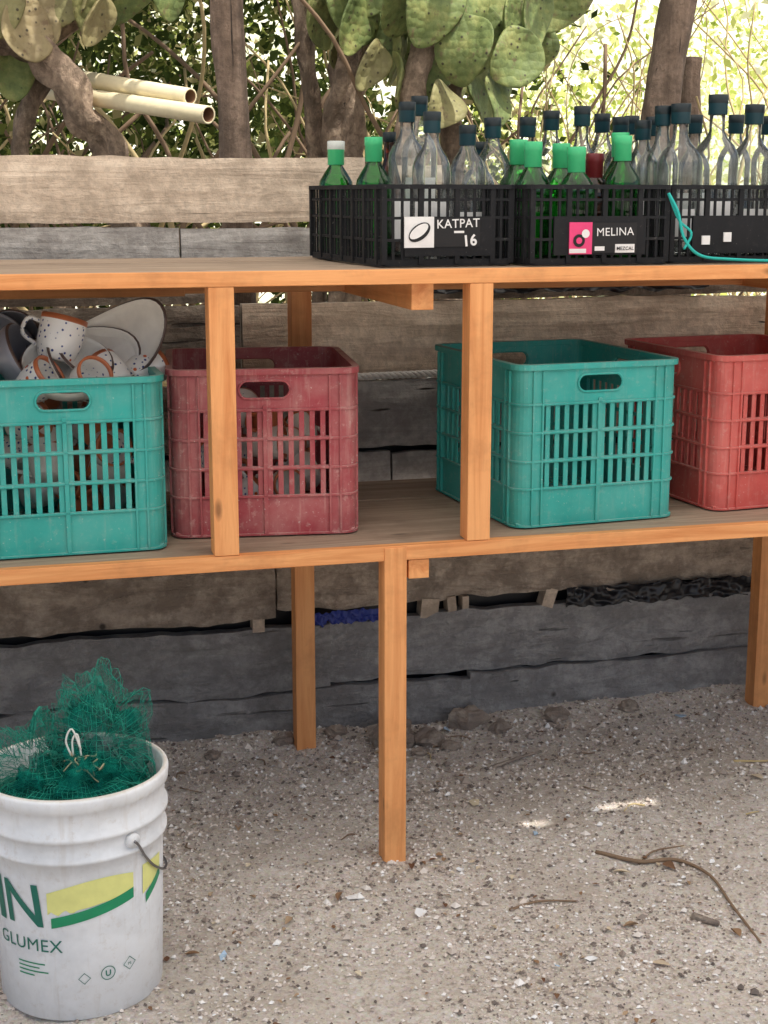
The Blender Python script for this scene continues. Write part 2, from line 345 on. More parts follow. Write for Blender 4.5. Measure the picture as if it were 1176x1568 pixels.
plank(-1.5,0.62,0.30,0.475,W,0.03,2,0.6,0.022,14); plank(0.625,3.4,0.315,0.48,W+0.006,0.03,2,1.0,0.020,15)
plank(-1.5,0.75,0.12,0.276,W-0.004,0.03,3,0.6,0.014,16); plank(0.75,3.4,0.13,0.282,W+0.004,0.03,3,1.0,0.014,17)
plank(-1.5,1.1,-0.03,0.116,W-0.012,0.03,3,0.55,0.014,18,3); plank(1.1,3.4,-0.03,0.124,W-0.008,0.03,3,0.9,0.012,19,3)
for x in (-1.2,0.95,2.6): b.box(x-0.04,x+0.04,W+0.06,W+0.12,-0.05,1.2,2,0.5)
for (x,z,w,tl_) in ((0.58,0.297,.014,0),(1.00,0.30,.022,.1),(1.055,0.302,.011,-.1),(1.09,0.300,.008,0),(1.31,0.305,.015,.3)): b.box(-w,w,-0.008,0.03,-0.03,0.018,0,R(.2,.7),Matrix.Translation((x,W+.008,z))@Matrix.Rotation(tl_,4,'Y'))
b.make('plank_wall',[w_tan,w_gray,w_rough,w_blue])
def sheet(name,x0,x1,z0,z1,y,mat,amp,seed):
    bb=B(); nx_,nz_=120,10
    vs=[(x0+(x1-x0)*i/nx_,y+amp*noise.noise(Vector((i*.10+j*.2,j*.25,seed)))+amp*.5*noise.noise(Vector((i*.3-j*.2,j*.5,seed))),z0+(z1-z0)*j/nz_+0.010*noise.noise(Vector((i*.12,seed,j*.2)))) for j in range(nz_+1) for i in range(nx_+1)]
    bb.add(vs,[(j*(nx_+1)+i,j*(nx_+1)+i+1,(j+1)*(nx_+1)+i+1,(j+1)*(nx_+1)+i) for j in range(nz_) for i in range(nx_)],0,.5,True)
    return bb.make(name,[mat])
sheet('black_gap_blocker_sheet',-1.4,3.3,0.0,0.75,W+0.05,bplast,0.012,3)  # black plastic run behind the whole wall, added to block light in the gaps
sheet('black_gap_blocker_sheet',1.35,1.85,0.272,0.322,W-0.004,bplast,0.016,5)
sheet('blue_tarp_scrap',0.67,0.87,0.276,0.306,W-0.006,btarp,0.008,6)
sheet('black_gap_blocker_sheet',1.0,1.7,1.05,1.09,W-0.006,bplast,0.010,9)
b=B()
b.tube(catmull([(0.585,3.5,-0.05),(0.585,3.5,0.8),(0.58,3.5,1.4),(0.565,3.5,1.8),(0.56,3.5,2.42)],8),0.037,14,0,0.8,rough=0.25); b.make('wooden_post',[bark])
b=B(); b.tube(catmull([(1.66,3.6,-0.05),(1.67,3.6,0.8),(1.69,3.6,1.4),(1.75,3.6,1.85),(1.82,3.6,2.42)],8),0.047,14,0,0.75,rough=0.25); b.make('wooden_post',[bark])
b=B(); b.tube(catmull([(1.85,3.75,-0.05),(1.85,3.75,0.8),(1.855,3.75,1.5),(1.86,3.75,1.63)],8),0.026,12,0,0.9,rough=0.3); b.make('wooden_stake',[bark])
# canvas canopy added unseen above the shelf to shade and diffuse sun, two slits let sun spots through
RZ=2.5; b=B()
xe=[-1.9+i*.2 for i in range(10)]+[1.72,1.80,1.84,1.90,1.98,2.03,2.16]+[2.3+.2*i for i in range(11)]
ye=[-0.3,0.1,0.5,0.95,1.2,1.45,1.600,1.700,1.722,1.735,1.762,1.9,2.2,2.5,2.8,3.1,3.4]
vs=[(x,y,RZ+0.03*noise.noise(Vector((x*1.2,y*1.2,0)))) for y in ye for x in xe]; n=len(xe); fs=[]
for j in range(len(ye)-1):
    for i in range(n-1):
        xm,ym=(xe[i]+xe[i+1])/2,(ye[j]+ye[j+1])/2
        if 2.03<xm<2.16 and 1.735<ym<1.762: continue
        if 1.84<xm<1.90 and 1.70<ym<1.722: continue
        fs.append((j*n+i,j*n+i+1,(j+1)*n+i+1,(j+1)*n+i))
b.add(vs,fs,0,.5,True)
for y in (-0.32,3.42): b.tube([(-1.9,y,RZ-0.02),(4.3,y,RZ-0.02)],0.025,8,1)
for x in (-1.85,4.25):
    for y in (-0.32,3.42): b.tube([(x,y,-0.05),(x,y,RZ-0.02)],0.035,8,1)
b.make('added_light_canopy',[diffuser_cloth,bark])
# ------------------------------------------------------------------ crates
def rrect(W,D,r,n=6):
    pts=[]
    for cx,cy,a0 in ((W/2-r,-D/2+r,-90),(W/2-r,D/2-r,0),(-W/2+r,D/2-r,90),(-W/2+r,-D/2+r,180)):
        for k in range(n+1):
            a=math.radians(a0+90*k/n); pts.append((cx+r*math.cos(a),cy+r*math.sin(a)))
    return pts
def ring(b,W,D,r,z0,z1,th,mat=0):
    o=rrect(W,D,r); i=rrect(W-2*th,D-2*th,max(r-th,0.001)); n=len(o)
    vs=[(p[0],p[1],z0) for p in o]+[(p[0],p[1],z1) for p in o]+[(p[0],p[1],z1) for p in i]+[(p[0],p[1],z0) for p in i]
    fs=[]
    for L in range(4):
        for k in range(n):
            a=L*n+k; c=L*n+(k+1)%n; d=((L+1)%4)*n+(k+1)%n; e=((L+1)%4)*n+k; fs.append((a,c,d,e))
    b.add(vs,fs,mat,0.5,False)
def holed(b,x0,x1,z0,z1,cx,cz,hw,hh,th,M,mat=0):
    n=32; inn=[];out=[]
    for k in range(n):
        a=2*math.pi*k/n; ca,sa=math.cos(a),math.sin(a)
        px=(hw-hh)*(1 if ca>1e-6 else -1 if ca<-1e-6 else 0)+hh*ca; inn.append((cx+px,cz+hh*sa))
        sx=(x1-cx) if ca>0 else (cx-x0); sz=(z1-cz) if sa>0 else (cz-z0)
        q=max(abs(ca),abs(sa)); out.append((cx+ca/q*sx,cz+sa/q*sz))
    vs=[]
    for y in (0,th):
        vs+=[(p[0],y,p[1]) for p in inn]+[(p[0],y,p[1]) for p in out]
    fs=[]
    for k in range(n):
        k2=(k+1)%n
        fs.append((n+k,n+k2,k2,k)); fs.append((2*n+k,2*n+k2,3*n+k2,3*n+k)); fs.append((k,k2,2*n+k2,2*n+k))
    b.add(vs,fs,mat,0.5,False,M)
    lip=[]; 
    for k in range(n+1):
        p=inn[k%n]; lip.append((p[0],-0.001,p[1]))
    b.tube(lip,0.0028,5,mat,0.5,M)
def big_crate(name,mat,loc,rot,D=0.40):
    b=B(); Wd,H=0.352,0.318; r=0.03; th=0.005; c=0.052
    for sx in (-1,1):
        for sy in (-1,1):
            pts=[(Wd/2-c,-D/2)]+[(Wd/2-r+r*math.cos(math.radians(a)),-D/2+r+r*math.sin(math.radians(a))) for a in range(-90,1,15)]+[(Wd/2,-D/2+c)]
            pin=[(Wd/2-c,-D/2+th)]+[(Wd/2-r+(r-th)*math.cos(math.radians(a)),-D/2+r+(r-th)*math.sin(math.radians(a))) for a in range(-90,1,15)]+[(Wd/2-th,-D/2+c)]
            n=len(pts); vs=[(sx*p[0],sy*p[1],z) for z in (0,H) for p in pts]+[(sx*p[0],sy*p[1],z) for z in (0,H) for p in pin]
            fs=[]
            for k in range(n-1): fs+= [(k,k+1,n+k+1,n+k),(2*n+k,3*n+k,3*n+k+1,2*n+k+1)]
            fs+=[(0,n,3*n,2*n),(n-1,2*n-1,4*n-1,3*n-1)]
            b.add(vs,fs,0,0.5,False)
    zr=[0.078,0.126,0.134,0.182,0.190,0.238]
    for side in range(4):
        Lw=Wd if side%2==0 else D; dist=D/2 if side%2==0 else Wd/2
        M=Matrix.Rotation(math.pi/2*side,4,'Z')@Matrix.Translation((0,-dist,0))
        x0,x1=-Lw/2+c-0.001,Lw/2-c+0.001
        b.box(x0,x1,0.001,0.0055,0,zr[0],0,.5,M)
        b.box(x0,x1,0.001,0.0055,zr[1],zr[2],0,.5,M); b.box(x0,x1,0.001,0.0055,zr[3],zr[4],0,.5,M)
        holed(b,x0,x1,zr[5],H,0,0.280,0.048,0.017,0.0055,M)
        for half in (-1,1):
            n=6; span=(x1-0.004); pit=span/n
            for rr in range(3):
                for k in range(n):
                    xc=0.004+pit*k; wbar=pit*0.5
                    if half<0: a,bb_=-(xc+wbar),-xc
                    else: a,bb_=xc,xc+wbar
                    b.box(a,bb_,0.0016,0.005,zr[2*rr]-0.001,zr[2*rr+1]+0.001,0,.5,M)
        b.box(-0.004,0.004,-0.0035,0.002,0.002,0.25,0,.5,M)
        for xx in (x0+0.002,x1-0.002,x0-0.018,x1+0.018): b.box(xx-0.002,xx+0.002,-0.0045,0.002,0.003,H-0.012,0,.5,M)
    for z in (0.0,0.074,0.128,0.184,0.2395): ring(b,Wd+0.007,D+0.007,r+0.003,z,z+0.0045,0.008)
    ring(b,Wd+0.014,D+0.014,r+0.006,H-0.010,H+0.0015,0.014)
    for k in range(15): 
        x=-Wd/2+0.012+k*(Wd-0.024)/14; b.box(x-0.005,x+0.005,-D/2+0.004,D/2-0.004,0.003,0.007,0)
    for k in range(15):
        y=-D/2+0.012+k*(D-0.024)/14; b.box(-Wd/2+0.004,Wd/2-0.004,y-0.005,y+0.005,0.0035,0.0085,0)
    return b.make(name,[mat],loc,rot,bevel=0.0009)
CZ=MZ+0.002
def cr(xl,yl,rot,D=.40):
    W2,D2=0.176,D/2; c,s=math.cos(rot),math.sin(rot)
    return (xl+W2*c-D2*s, yl+W2*s+D2*c, CZ)
rd=math.radians
tl=cr(-0.052,2.655,rd(1)); big_crate('teal_plastic_crate',teal,tl,rd(1))
rl=cr(0.322,2.742,rd(-7)); big_crate('red_plastic_crate',red,rl,rd(-7))
tr_=cr(0.975,2.650,rd(4.5),.44); big_crate('teal_plastic_crate',teal,tr_,rd(4.5),.44)
rr_=cr(1.425,2.70,rd(5)); big_crate('red_plastic_crate',red2,rr_,rd(5))
# ------------------------------------------------------------------ crockery
T=Matrix.Translation
def Rm(x,y,z): return Matrix.Rotation(rd(z),4,'Z')@Matrix.Rotation(rd(y),4,'Y')@Matrix.Rotation(rd(x),4,'X')
def cup(M,r=0.038,h=0.075,body=speck,rim=True):
    b=B(); p=[(0.0,0),(r*0.7,0),(r*0.78,0.004),(r*0.98,h*0.4),(r,h*0.88),(r,h),(r-0.004,h),(r-0.004,h*.88),(r-0.005,h*0.4),(r*0.66,0.006),(0,0.006)]
    q=1 if rim else 0
    b.lathe(p,28,0,mats=[0,0,0,0,q,q,q,0,0,0])
    b.tube(catmull([(r*0.95,0,h*0.8),(r+0.022,0,h*0.8),(r+0.026,0,h*0.45),(r*0.9,0,h*0.25)],6),0.0042,7,0)
    o=b.make('ceramic_cup',[body,terra]); o.matrix_world=M; return o
def bowl(M,r,d,body=ceram,name='ceramic_bowl',sx=1.0,wave=0):
    b=B(); p=[(0.0,0),(r*0.35,0),(r*0.4,0.003)]+[(r*(0.4+0.6*math.sin(t)),0.003+d*(1-math.cos(t))) for t in np.linspace(0.2,1.57,7)]
    q=[(max(0,x-0.004),z+0.004) for x,z in p[::-1]][:-2]+[(0,0.006)]
    S=Matrix.Diagonal((sx,1,1,1)); b.lathe(p+q,36,0,M=S,mats=[0]*(len(p)-1)+[1]+[0]*(len(q)-1))
    if wave: b.v=[(x,y,z+wave*math.cos(2*math.atan2(y,x))*(x*x+y*y)/(r*r)) for x,y,z in b.v]
    o=b.make(name,[body,rimg]); o.matrix_world=M; return o
cup(T((0.120,2.80,0.972))@Rm(12,-14,170),0.043,0.082)
cup(T((0.235,2.76,0.925))@Rm(-50,35,60),0.036,0.07)
cup(T((0.195,2.87,0.955))@Rm(35,20,200),0.034,0.065,ceram)
cup(T((0.16,2.75,0.925))@Rm(60,10,20),0.034,0.07)
cup(T((0.255,2.82,0.93))@Rm(70,10,120),0.036,0.075)
cup(T((0.06,2.76,0.92))@Rm(50,-30,80),0.036,0.07)
cup(T((0.17,2.90,0.985))@Rm(-60,20,80),0.034,0.07)
bowl(T((0.230,2.85,0.982))@Rm(52,-24,14),0.075,0.03,ceram,'ceramic_dish',1.45,0.022)
bowl(T((0.17,2.84,0.952))@Rm(60,-8,30),0.075,0.03,ceram,'ceramic_dish',1.3,0.02)
bowl(T((0.14,2.79,0.93))@Rm(30,-16,25),0.085,0.045)
bowl(T((0.10,2.93,0.93))@Rm(-15,20,0),0.09,0.045)
bowl(T((0.03,2.82,0.955))@Rm(20,60,0),0.07,0.05,greyc)
bowl(T((0.0,2.90,0.975))@Rm(50,20,0),0.065,0.05,greyc)
bowl(T((0.05,2.93,0.99))@Rm(70,-30,0),0.06,0.04,greyc)
def fill(base,rot,n,top,mats_):
    for i in range(n):
        p=Matrix.Translation(base)@Matrix.Rotation(rot,4,'Z')@T((R(-.10,.10),R(-.12,.12),0.045+(top-.045)*(i/n)))@Rm(R(-90,90),R(-60,60),R(0,360))@T((0,0,-.035))
        cup(p,R(.030,.036),R(.06,.075),random.choice(mats_))
fill(tl,rd(1),20,0.25,[speck,ceram,speck,terra]); fill(rl,rd(-7),16,0.22,[speck,ceram,ceram,terra,ceram])
# ------------------------------------------------------------------ bottles
def bottle(kind,x,y,top,z0=TZ+0.012):
    h=top-z0; b=B()
    if kind=='clear':
        R0=R(0.034,0.038); nk=0.0135; sh=h*R(.58,.66); ne=sh+.050
        p=[(0,0.002),(R0*0.9,0),(R0,0.006),(R0,sh),(R0*0.96,sh+0.010),(R0*0.80,sh+0.024),(R0*.52,sh+.038),(nk+0.001,ne),(nk,ne+0.006),(nk,h-0.030),(nk+0.002,h-0.029)]
        g=g_clear; caps=(cap_k,cap_b)
    elif kind=='big':
        R0=0.046; nk=0.0155; sh=h*0.60; ne=sh+.055
        p=[(0,0.002),(R0*0.9,0),(R0,0.006),(R0,sh),(R0*0.97,sh+0.01),(R0*0.80,sh+0.026),(R0*0.48,sh+.042),(nk,ne),(nk,h-0.030),(nk+0.003,h-0.029)]
        g=g_clear; caps=(cap_k,cap_b)
    elif kind in('green','greenw','red'):
        R0=0.036; nk=0.0145; sh=h*0.60; ne=h*0.76
        p=[(0,0.002),(R0*0.9,0),(R0,0.006),(R0,sh),(R0*0.95,sh+0.01),(R0*0.7,sh+0.025),(nk+0.003,ne),(nk,ne+0.005),(nk,h-0.045),(nk+0.002,h-0.044)]
        g=g_green if kind!='red' else g_brown; caps=(cap_g,cap_g) if kind=='green' else (cap_w,cap_g) if kind=='greenw' else (cap_r,cap_r)
    else:
        R0=0.03; nk=0.012; sh=h*0.5; ne=h*0.75
        p=[(0,0.002),(R0*0.9,0),(R0,0.006),(R0,sh),(R0*0.8,sh+0.02),(nk+0.002,ne),(nk,ne+0.01),(nk,h-0.012),(nk,h-0.01)]
        g=g_brown; caps=(cap_k,cap_k)
    b.lathe(p,28,0)
    cr_=p[-1][0]+0.0008; zb=p[-1][1]-0.010 if kind not in('green','greenw','red') else p[-1][1]-0.004
    b.lathe([(cr_-0.001,zb),(cr_,zb+0.001),(cr_,h-0.018),(cr_+0.0008,h-0.017),(cr_+0.0008,h-0.001),(cr_,h),(0,h)],20,0,mats=[2,2,2,1,1,1])
    if kind in('clear','big') and random.random()<0.75:
        vs=[];n=12;a0=R(-2.3,-1.3); zt=sh*R(.5,.8)
        for k in range(n+1):
            a=a0+1.9*(k/n-0.5)
            for z in (0.03,zt): vs.append(((R0+.0006)*math.cos(a),(R0+.0006)*math.sin(a),z))
        b.add(vs,[(2*k,2*k+2,2*k+3,2*k+1) for k in range(n)],3,.5,True)
    return b.make('glass_bottle',[g,caps[0],caps[1],labw],(x,y,z0),rot=(R(-.02,.02),R(-.02,.02),0))
L=[('greenw',.2337,3.05,1.38),('green',.2611,2.95,1.385),('brown',.2726,3.0,1.397),
('clear',.2835,2.92,1.452),('clear',.2931,2.99,1.468),('clear',.3014,2.76,1.425),('clear',.3278,2.83,1.405),('clear',.3473,2.84,1.42),
('clear',.3696,2.90,1.425),('clear',.3899,2.93,1.44),('clear',.4121,2.88,1.447),('clear',.4293,3.00,1.44),('clear',.4429,2.93,1.43),
('green',.3763,2.76,1.372),('green',.3640,2.83,1.378),('green',.3972,2.84,1.372),('green',.4096,2.73,1.362),('red',.422,2.80,1.352),('green',.4445,2.76,1.385),('green',.4415,2.86,1.395),
('clear',.4595,2.86,1.42),('clear',.4672,2.95,1.432),('clear',.4742,2.83,1.447),('big',.4890,2.80,1.45),('big',.5159,2.79,1.468),('big',.5446,2.82,1.452),('big',.572,2.8,1.45),
('clear',.45,3.07,1.44),('clear',.50,3.0,1.44),('clear',.53,2.98,1.44),('clear',.335,3.02,1.38),('clear',.56,3.0,1.44)]
for k,r,Y,t in L: bottle(k,r*Y,Y,t)
# ------------------------------------------------------------------ black crates
def black_crate(loc,rot,Wd,lab):
    b=B(); D,H=0.46,0.148; r=0.012
    for z0,z1,e in ((0,0.012,0.0),(0.045,0.050,0.0),(0.085,0.090,0),(0.118,0.123,0),(H-0.008,H,0.006)): ring(b,Wd+2*e,D+2*e,r+e,z0,z1,0.005+e)
    for side in range(4):
        Lw=Wd if side%2==0 else D; dist=D/2 if side%2==0 else Wd/2
        M=Matrix.Rotation(math.pi/2*side,4,'Z')@T((0,-dist,0))
        n=int(round(Lw/0.0185))
        for k in range(n+1):
            x=-Lw/2+0.006+(Lw-0.012)*k/n; w=0.0024 if k%4 else 0.0048
            b.box(x-w,x+w,0.0008 if k%4 else -0.003,0.0042,0.004,H-0.003,0,.5,M)
        if side==0: b.box(-Wd*0.33,Wd*0.33,-0.0035,0.003,0.018,0.09,0,.5,M)
    for k in range(14):
        x=-Wd/2+0.012+k*(Wd-0.024)/13; b.box(x-0.005,x+0.005,-D/2+0.004,D/2-0.004,0.002,0.006,0)
    for k in range(16):
        y=-D/2+0.012+k*(D-0.024)/15; b.box(-Wd/2+0.004,Wd/2-0.004,y-0.004,y+0.004,0.0025,0.0075,0)
    F=T((0,-D/2-0.0045,0))@Matrix.Rotation(math.pi/2,4,'X')
    def txt(s,size,x,z,mat,bold=0,rot=0,dz=0):
        vs,fs=text_verts(s,size,bold); b.add(vs,fs,mat,.5,False,F@T((x,z,0.0022+dz))@Matrix.Rotation(rot,4,'Z'))
    def plate(x0,x1,z0,z1,mat,d=0.0): b.box(x0,x1,-D/2-0.0055-d,-D/2-0.003,z0,z1,mat)
    if lab=='a':
        plate(-0.088,0.062,0.035,0.088,3); plate(-0.088,-0.030,0.034,0.090,1,0.0008)
        vs=[(0.024*math.cos(a),0.014*math.sin(a),0.0030) for a in np.linspace(0,6.28,25)[:-1]]
        b.add(vs,[tuple(range(24))],3,.5,False,F@T((-0.059,0.062,0))@Matrix.Rotation(0.6,4,'Z'))
        vs=[(0.021*math.cos(a),0.0095*math.sin(a)+.002,0.0033) for a in np.linspace(0,6.28,25)[:-1]]
        b.add(vs,[tuple(range(24))],1,.5,False,F@T((-0.059,0.062,0))@Matrix.Rotation(0.6,4,'Z'))
        txt('KATPAT',0.0225,0.018,0.070,1,0.0002,0.03); txt('16',0.028,0.042,0.037,1,0.0008,0.1); plate(0.01,0.03,0.060,0.064,1,0.0005)
    elif lab=='b':
        plate(-0.062,0.074,0.022,0.078,3); plate(-0.064,-0.018,0.020,0.079,2,0.0008)
        for (cx,cz,rr_2,mm) in ((-0.045,0.045,0.012,3),(-0.032,0.058,0.008,1),(-0.045,0.045,0.006,2)):
            vs=[(rr_2*math.cos(a),rr_2*math.sin(a),0.003+(0.012-rr_2)*0.1) for a in np.linspace(0,6.28,21)[:-1]]; b.add(vs,[tuple(range(20))],mm,.5,False,F@T((cx,cz,0)))
        txt('MELINA',0.0215,0.029,0.054,1,0.0,0.02)
        plate(-0.064,-0.03,0.022,0.030,1,0.0015); plate(-0.012,0.008,0.026,0.034,1,0.0005); plate(0.03,0.070,0.022,0.038,1,0.0005)
        txt('MEZCAL',0.009,0.05,0.027,3,0.0001,0,0.0008)
    else:
        plate(-0.075,-0.058,0.035,0.052,1,0.0015); plate(-0.028,-0.012,0.040,0.058,1,0.0015)
    return b.make('black_bottle_crate',[black,labw,labp,labk],loc,rot)
def bc(xl,yl,rot,Wd):
    c,s=math.cos(rot),math.sin(rot); return (xl+Wd/2*c-0.23*s,yl+Wd/2*s+0.23*c,TZ+0.0015)
black_crate(bc(0.706,2.655,rd(4),0.262),rd(4),0.262,'a')
black_crate(bc(0.988,2.64,rd(1),0.285),rd(1),0.285,'b')
black_crate(bc(1.282,2.66,rd(1),0.285),rd(1),0.285,'c')
black_crate(bc(1.575,2.66,rd(0),0.285),0,0.285,'d')
b=B(); b.tube(catmull([(1.268,2.640,1.275),(1.285,2.632,1.24),(1.30,2.630,1.19),(1.335,2.630,1.158),(1.40,2.625,1.150),(1.50,2.610,1.1465),(1.62,2.60,1.1465),(1.8,2.61,1.1465)],8),0.003,7,0)
b.tube(catmull([(1.268,2.642,1.275),(1.29,2.636,1.225),(1.315,2.632,1.20),(1.30,2.630,1.17)],8),0.0025,7,0); b.make('turquoise_rope',[ropet])
b=B()
for ph in (0,2.1,4.2):
    pts=[(0.60+0.5*t,3.279+0.005*math.cos(ph+t*75),0.862+0.006*t+0.005*math.sin(ph+t*75)) for t in np.linspace(0,1,120)]
    b.tube(pts,0.0045,6,0)
b.make('white_rope',[ropew])
# ------------------------------------------------------------------ bucket
BX,BY=0.097,2.287; bz=0.0
b=B()
prof=[(0,0.0),(0.126,0.0),(0.130,0.004),(0.1345,0.12),(0.138,0.24),(0.1395,0.268),(0.1455,0.270),(0.1455,0.276),(0.141,0.279),(0.1415,0.305),(0.148,0.307),(0.148,0.314),(0.143,0.317),(0.1435,0.352),(0.1495,0.355),(0.151,0.372),(0.149,0.377),(0.144,0.378),(0.141,0.374),(0.138,0.24),(0.1285,0.01),(0,0.01)]
b.lathe(prof,72,0)
base_a=math.atan2(-BY,-BX)
def rad(z): return 0.130+(0.138-0.130)*z/0.24
def wrap(s,z,off=0.0016):
    r=rad(z)+off; a=base_a+s/0.136; return (r*math.cos(a),r*math.sin(a),z)
def band(s0,s1,zlo,zhi,mat,off=0.0012,n=24):
    vs=[]
    for k in range(n+1):
        t=k/n; s=s0+(s1-s0)*t; vs+=[wrap(s,zlo(t),off),wrap(s,zhi(t),off)]
    b.add(vs,[(2*k,2*k+2,2*k+3,2*k+1) for k in range(n)],mat,.5,True)
def wtext(t,size,s,z,mat,bold=0.0,sh=0):
    vs,fs=text_verts(t,size,bold,0.005); b.add([wrap(s+v.x+sh*v.y,z+v.y) for v in vs],fs,mat,.5)
band(-0.050,0.088,lambda t:0.186+0.022*t+.004*math.sin(t*40)*(t<.3),lambda t:0.222+0.020*math.sin(t*2.4),2)
band(-0.045,0.088,lambda t:0.163+0.030*t,lambda t:0.180+0.031*t,1,0.0015)
band(0.108,0.16,lambda t:0.190+0.02*t,lambda t:0.240,2); band(0.115,0.16,lambda t:0.172+0.03*t,lambda t:0.188+0.03*t,1,0.0015)
wtext('N',0.10,-0.090,0.165,3,0.001,-.1); wtext('I',0.10,-0.140,0.165,3,0.003,-.1); wtext('M',0.10,-0.2,0.165,3,0.001,-.1)
wtext('GLUMEX',0.030,-0.090,0.122,3,0.0)
for i,(w,z) in enumerate(((.05,.098),(.04,.091),(.055,.084),(.03,.077))): band(-0.11,-0.11+w,lambda t:z,lambda t:z+.0022,1,.001,8)
def wring(s,z,r,n,mat,th=0.0014):
    for k in range(n):
        a0,a1=2*math.pi*k/n,2*math.pi*(k+1)/n
        vs=[wrap(s+rr*math.cos(a),z+rr*math.sin(a)) for a,rr in ((a0,r),(a1,r),(a1,r-th),(a0,r-th))]; b.add(vs,[(0,1,2,3)],mat)
wring(0.002,0.075,0.010,4,3); wring(0.04,0.078,0.012,24,3); wtext('U',0.014,0.04,0.073,3,0.0004); wring(0.078,0.083,0.012,4,3); wtext('PE',0.007,0.078,0.080,3)
def onb(s,z,off): 
    a=base_a+s/0.142; r=0.142+off; return (r*math.cos(a),r*math.sin(a),z)
b.tube([onb(0.088,0.292,-0.002),onb(0.088,0.292,0.007)],0.012,12,0)
b.tube(catmull([onb(0.088,0.292,0.008),onb(0.098,0.280,0.006),onb(0.115,0.255,0.001),onb(0.14,0.228,0.000),onb(0.18,0.205,0.001),onb(0.26,0.19,0.001),onb(0.36,0.22,0.002),onb(0.40,0.29,0.006)],8),0.0022,7,4)
b.make('plastic_bucket',[whitep,green_ink,yellow_ink,dark_ink,wire],(BX,BY,bz))
# net bag
def netblob(b,cx,cy,cz,rx,ry,rz,seed,nu=64,nv=34,amp=0.35):
    vs=[];fs=[]
    for j in range(nv+1):
        ph=math.pi*(j/nv)
        for i in range(nu):
            th=2*math.pi*i/nu; d=Vector((math.sin(ph)*math.cos(th),math.sin(ph)*math.sin(th),math.cos(ph)))
            k=1+amp*noise.noise(d*2.0+Vector((seed,0,0)))-amp*1.1*abs(noise.noise(d*3.5+Vector((0,seed,0))))+amp*.3*noise.noise(d*10+Vector((0,seed,3)))
            x,y,z=cx+rx*k*d.x,cy+ry*k*d.y,cz+rz*k*d.z
            rr=math.hypot(x,y)
            if rr>0.130: x*=0.130/rr; y*=0.130/rr
            vs.append((x,y,z))
    for j in range(nv):
        for i in range(nu): fs.append((j*nu+i,j*nu+(i+1)%nu,(j+1)*nu+(i+1)%nu,(j+1)*nu+i))
    b.add(vs,fs,0,.5,True)
net_m=simple('green_net_cord',(0.01,0.28,0.20),0.6)
m,nt,bs=newmat('green_net_film'); nt.nodes.remove(bs); out=nt.nodes['Material Output']
tr=nd(nt,'ShaderNodeBsdfTransparent'); di=nd(nt,'ShaderNodeBsdfDiffuse',{'Color':(0.008,0.18,0.135,1)})
fac=ramp(nt,noi(nt,objco(nt),25,5,.7),[(0.35,0.2),(0.7,0.85)])
mx=nd(nt,'ShaderNodeMixShader',{0:fac,1:tr.outputs[0],2:di.outputs[0]}); nt.links.new(mx.outputs[0],out.inputs[0]); net_f=m
par=bpy.data.objects.new('green_net_bag',None); scene.collection.objects.link(par); par.location=(BX,BY,0.34)
for idx,(cx,cy,cz,rx,ry,rz,sd,mt,wf,nu,nv,am) in enumerate([(0,0,-.04,0.150,0.150,0.085,1.3,net_m,1,84,42,.3),(0,0,-.04,0.142,0.142,0.075,1.3,net_f,0,84,42,.3),
  (0.045,0.03,0.055,0.095,0.085,0.11,4.1,net_m,1,56,34,.55),(0.042,0.03,0.045,0.07,0.065,0.085,4.1,net_f,0,56,34,.6),
  (-0.055,0.02,0.025,0.085,0.08,0.085,8.2,net_m,1,52,30,.6),(0.02,-0.045,0.02,0.06,0.05,0.055,12.2,net_f,0,40,24,.7),(-0.05,-0.03,0.01,0.06,0.06,0.05,15.2,net_f,0,40,24,.7)]):
    b=B(); netblob(b,cx,cy,cz,rx,ry,rz,sd,nu,nv,am)
    o=b.make('net_fold_%d'%idx,[mt]); o.parent=par
    if wf:
        w=o.modifiers.new('w','WIREFRAME'); w.thickness=0.0010; w.use_even_offset=False
b=B()
for i in range(7):
    p=Vector((R(-.01,.04),R(-.07,-.03),0.07)); pts=[p]
    for k in range(5): p=p+Vector((R(-.014,.014),R(-.010,.006),R(-.016,.010))); pts.append(p)
    b.tube(catmull(pts,4),0.0011,5,0)
for i in range(2):
    pts=[Vector((-0.005+0.003*i,-0.055,0.075)),Vector((-0.012+i*.010,-0.055,0.10)),Vector((-0.002+0.008*i,-0.055,0.118-0.01*i)),Vector((0.010,-0.06,0.085-0.01*i))]; b.tube(catmull(pts,5),0.0016,6,1)
o=b.make('net_ties',[simple('twine',(0.45,0.36,0.22),.9),ropew]); o.parent=par
# ------------------------------------------------------------------ litter
b=B()
def leaf(x,y,s,var,mat=0):
    z=gz(x,y)+0.004; a=R(0,6.28); M=T((x,y,z))@Matrix.Rotation(a,4,'Z')@Matrix.Rotation(R(-.35,.35),4,'X')
    n=6; vs=[]; kk=R(.18,.34); cu=R(.05,.3)
    for k in range(n+1):
        t=k/n; w=s*kk*math.sin(math.pi*min(0.97,t+0.03))**0.8; c=s*cu*math.sin(math.pi*t)
        vs+= [((t-.5)*s,-w,c*0.3+cu*w*2),((t-.5)*s,0.1*s*math.sin(t*3),c*.1),((t-.5)*s,w,c*0.3+cu*w*2)]
    fs=[]
    for k in range(n): fs+=[(3*k,3*k+3,3*k+4,3*k+1),(3*k+1,3*k+4,3*k+5,3*k+2)]
    b.add(vs,fs,mat,var,True,M)
for i in range(250):
    y=R(1.9,3.27); x=R(-0.1,0.2)+y*R(0.02,0.58); leaf(x,y,R(0.005,0.018) if random.random()<.95 else R(.022,.034),random.random())
for i in range(260):
    y=R(1.9,3.27); x=R(-0.1,0.2)+y*R(0.02,0.58); leaf(x,y,R(0.005,0.013),0.5,1)
b.make('leaf_litter',[dryleaf,labw])
b=B()
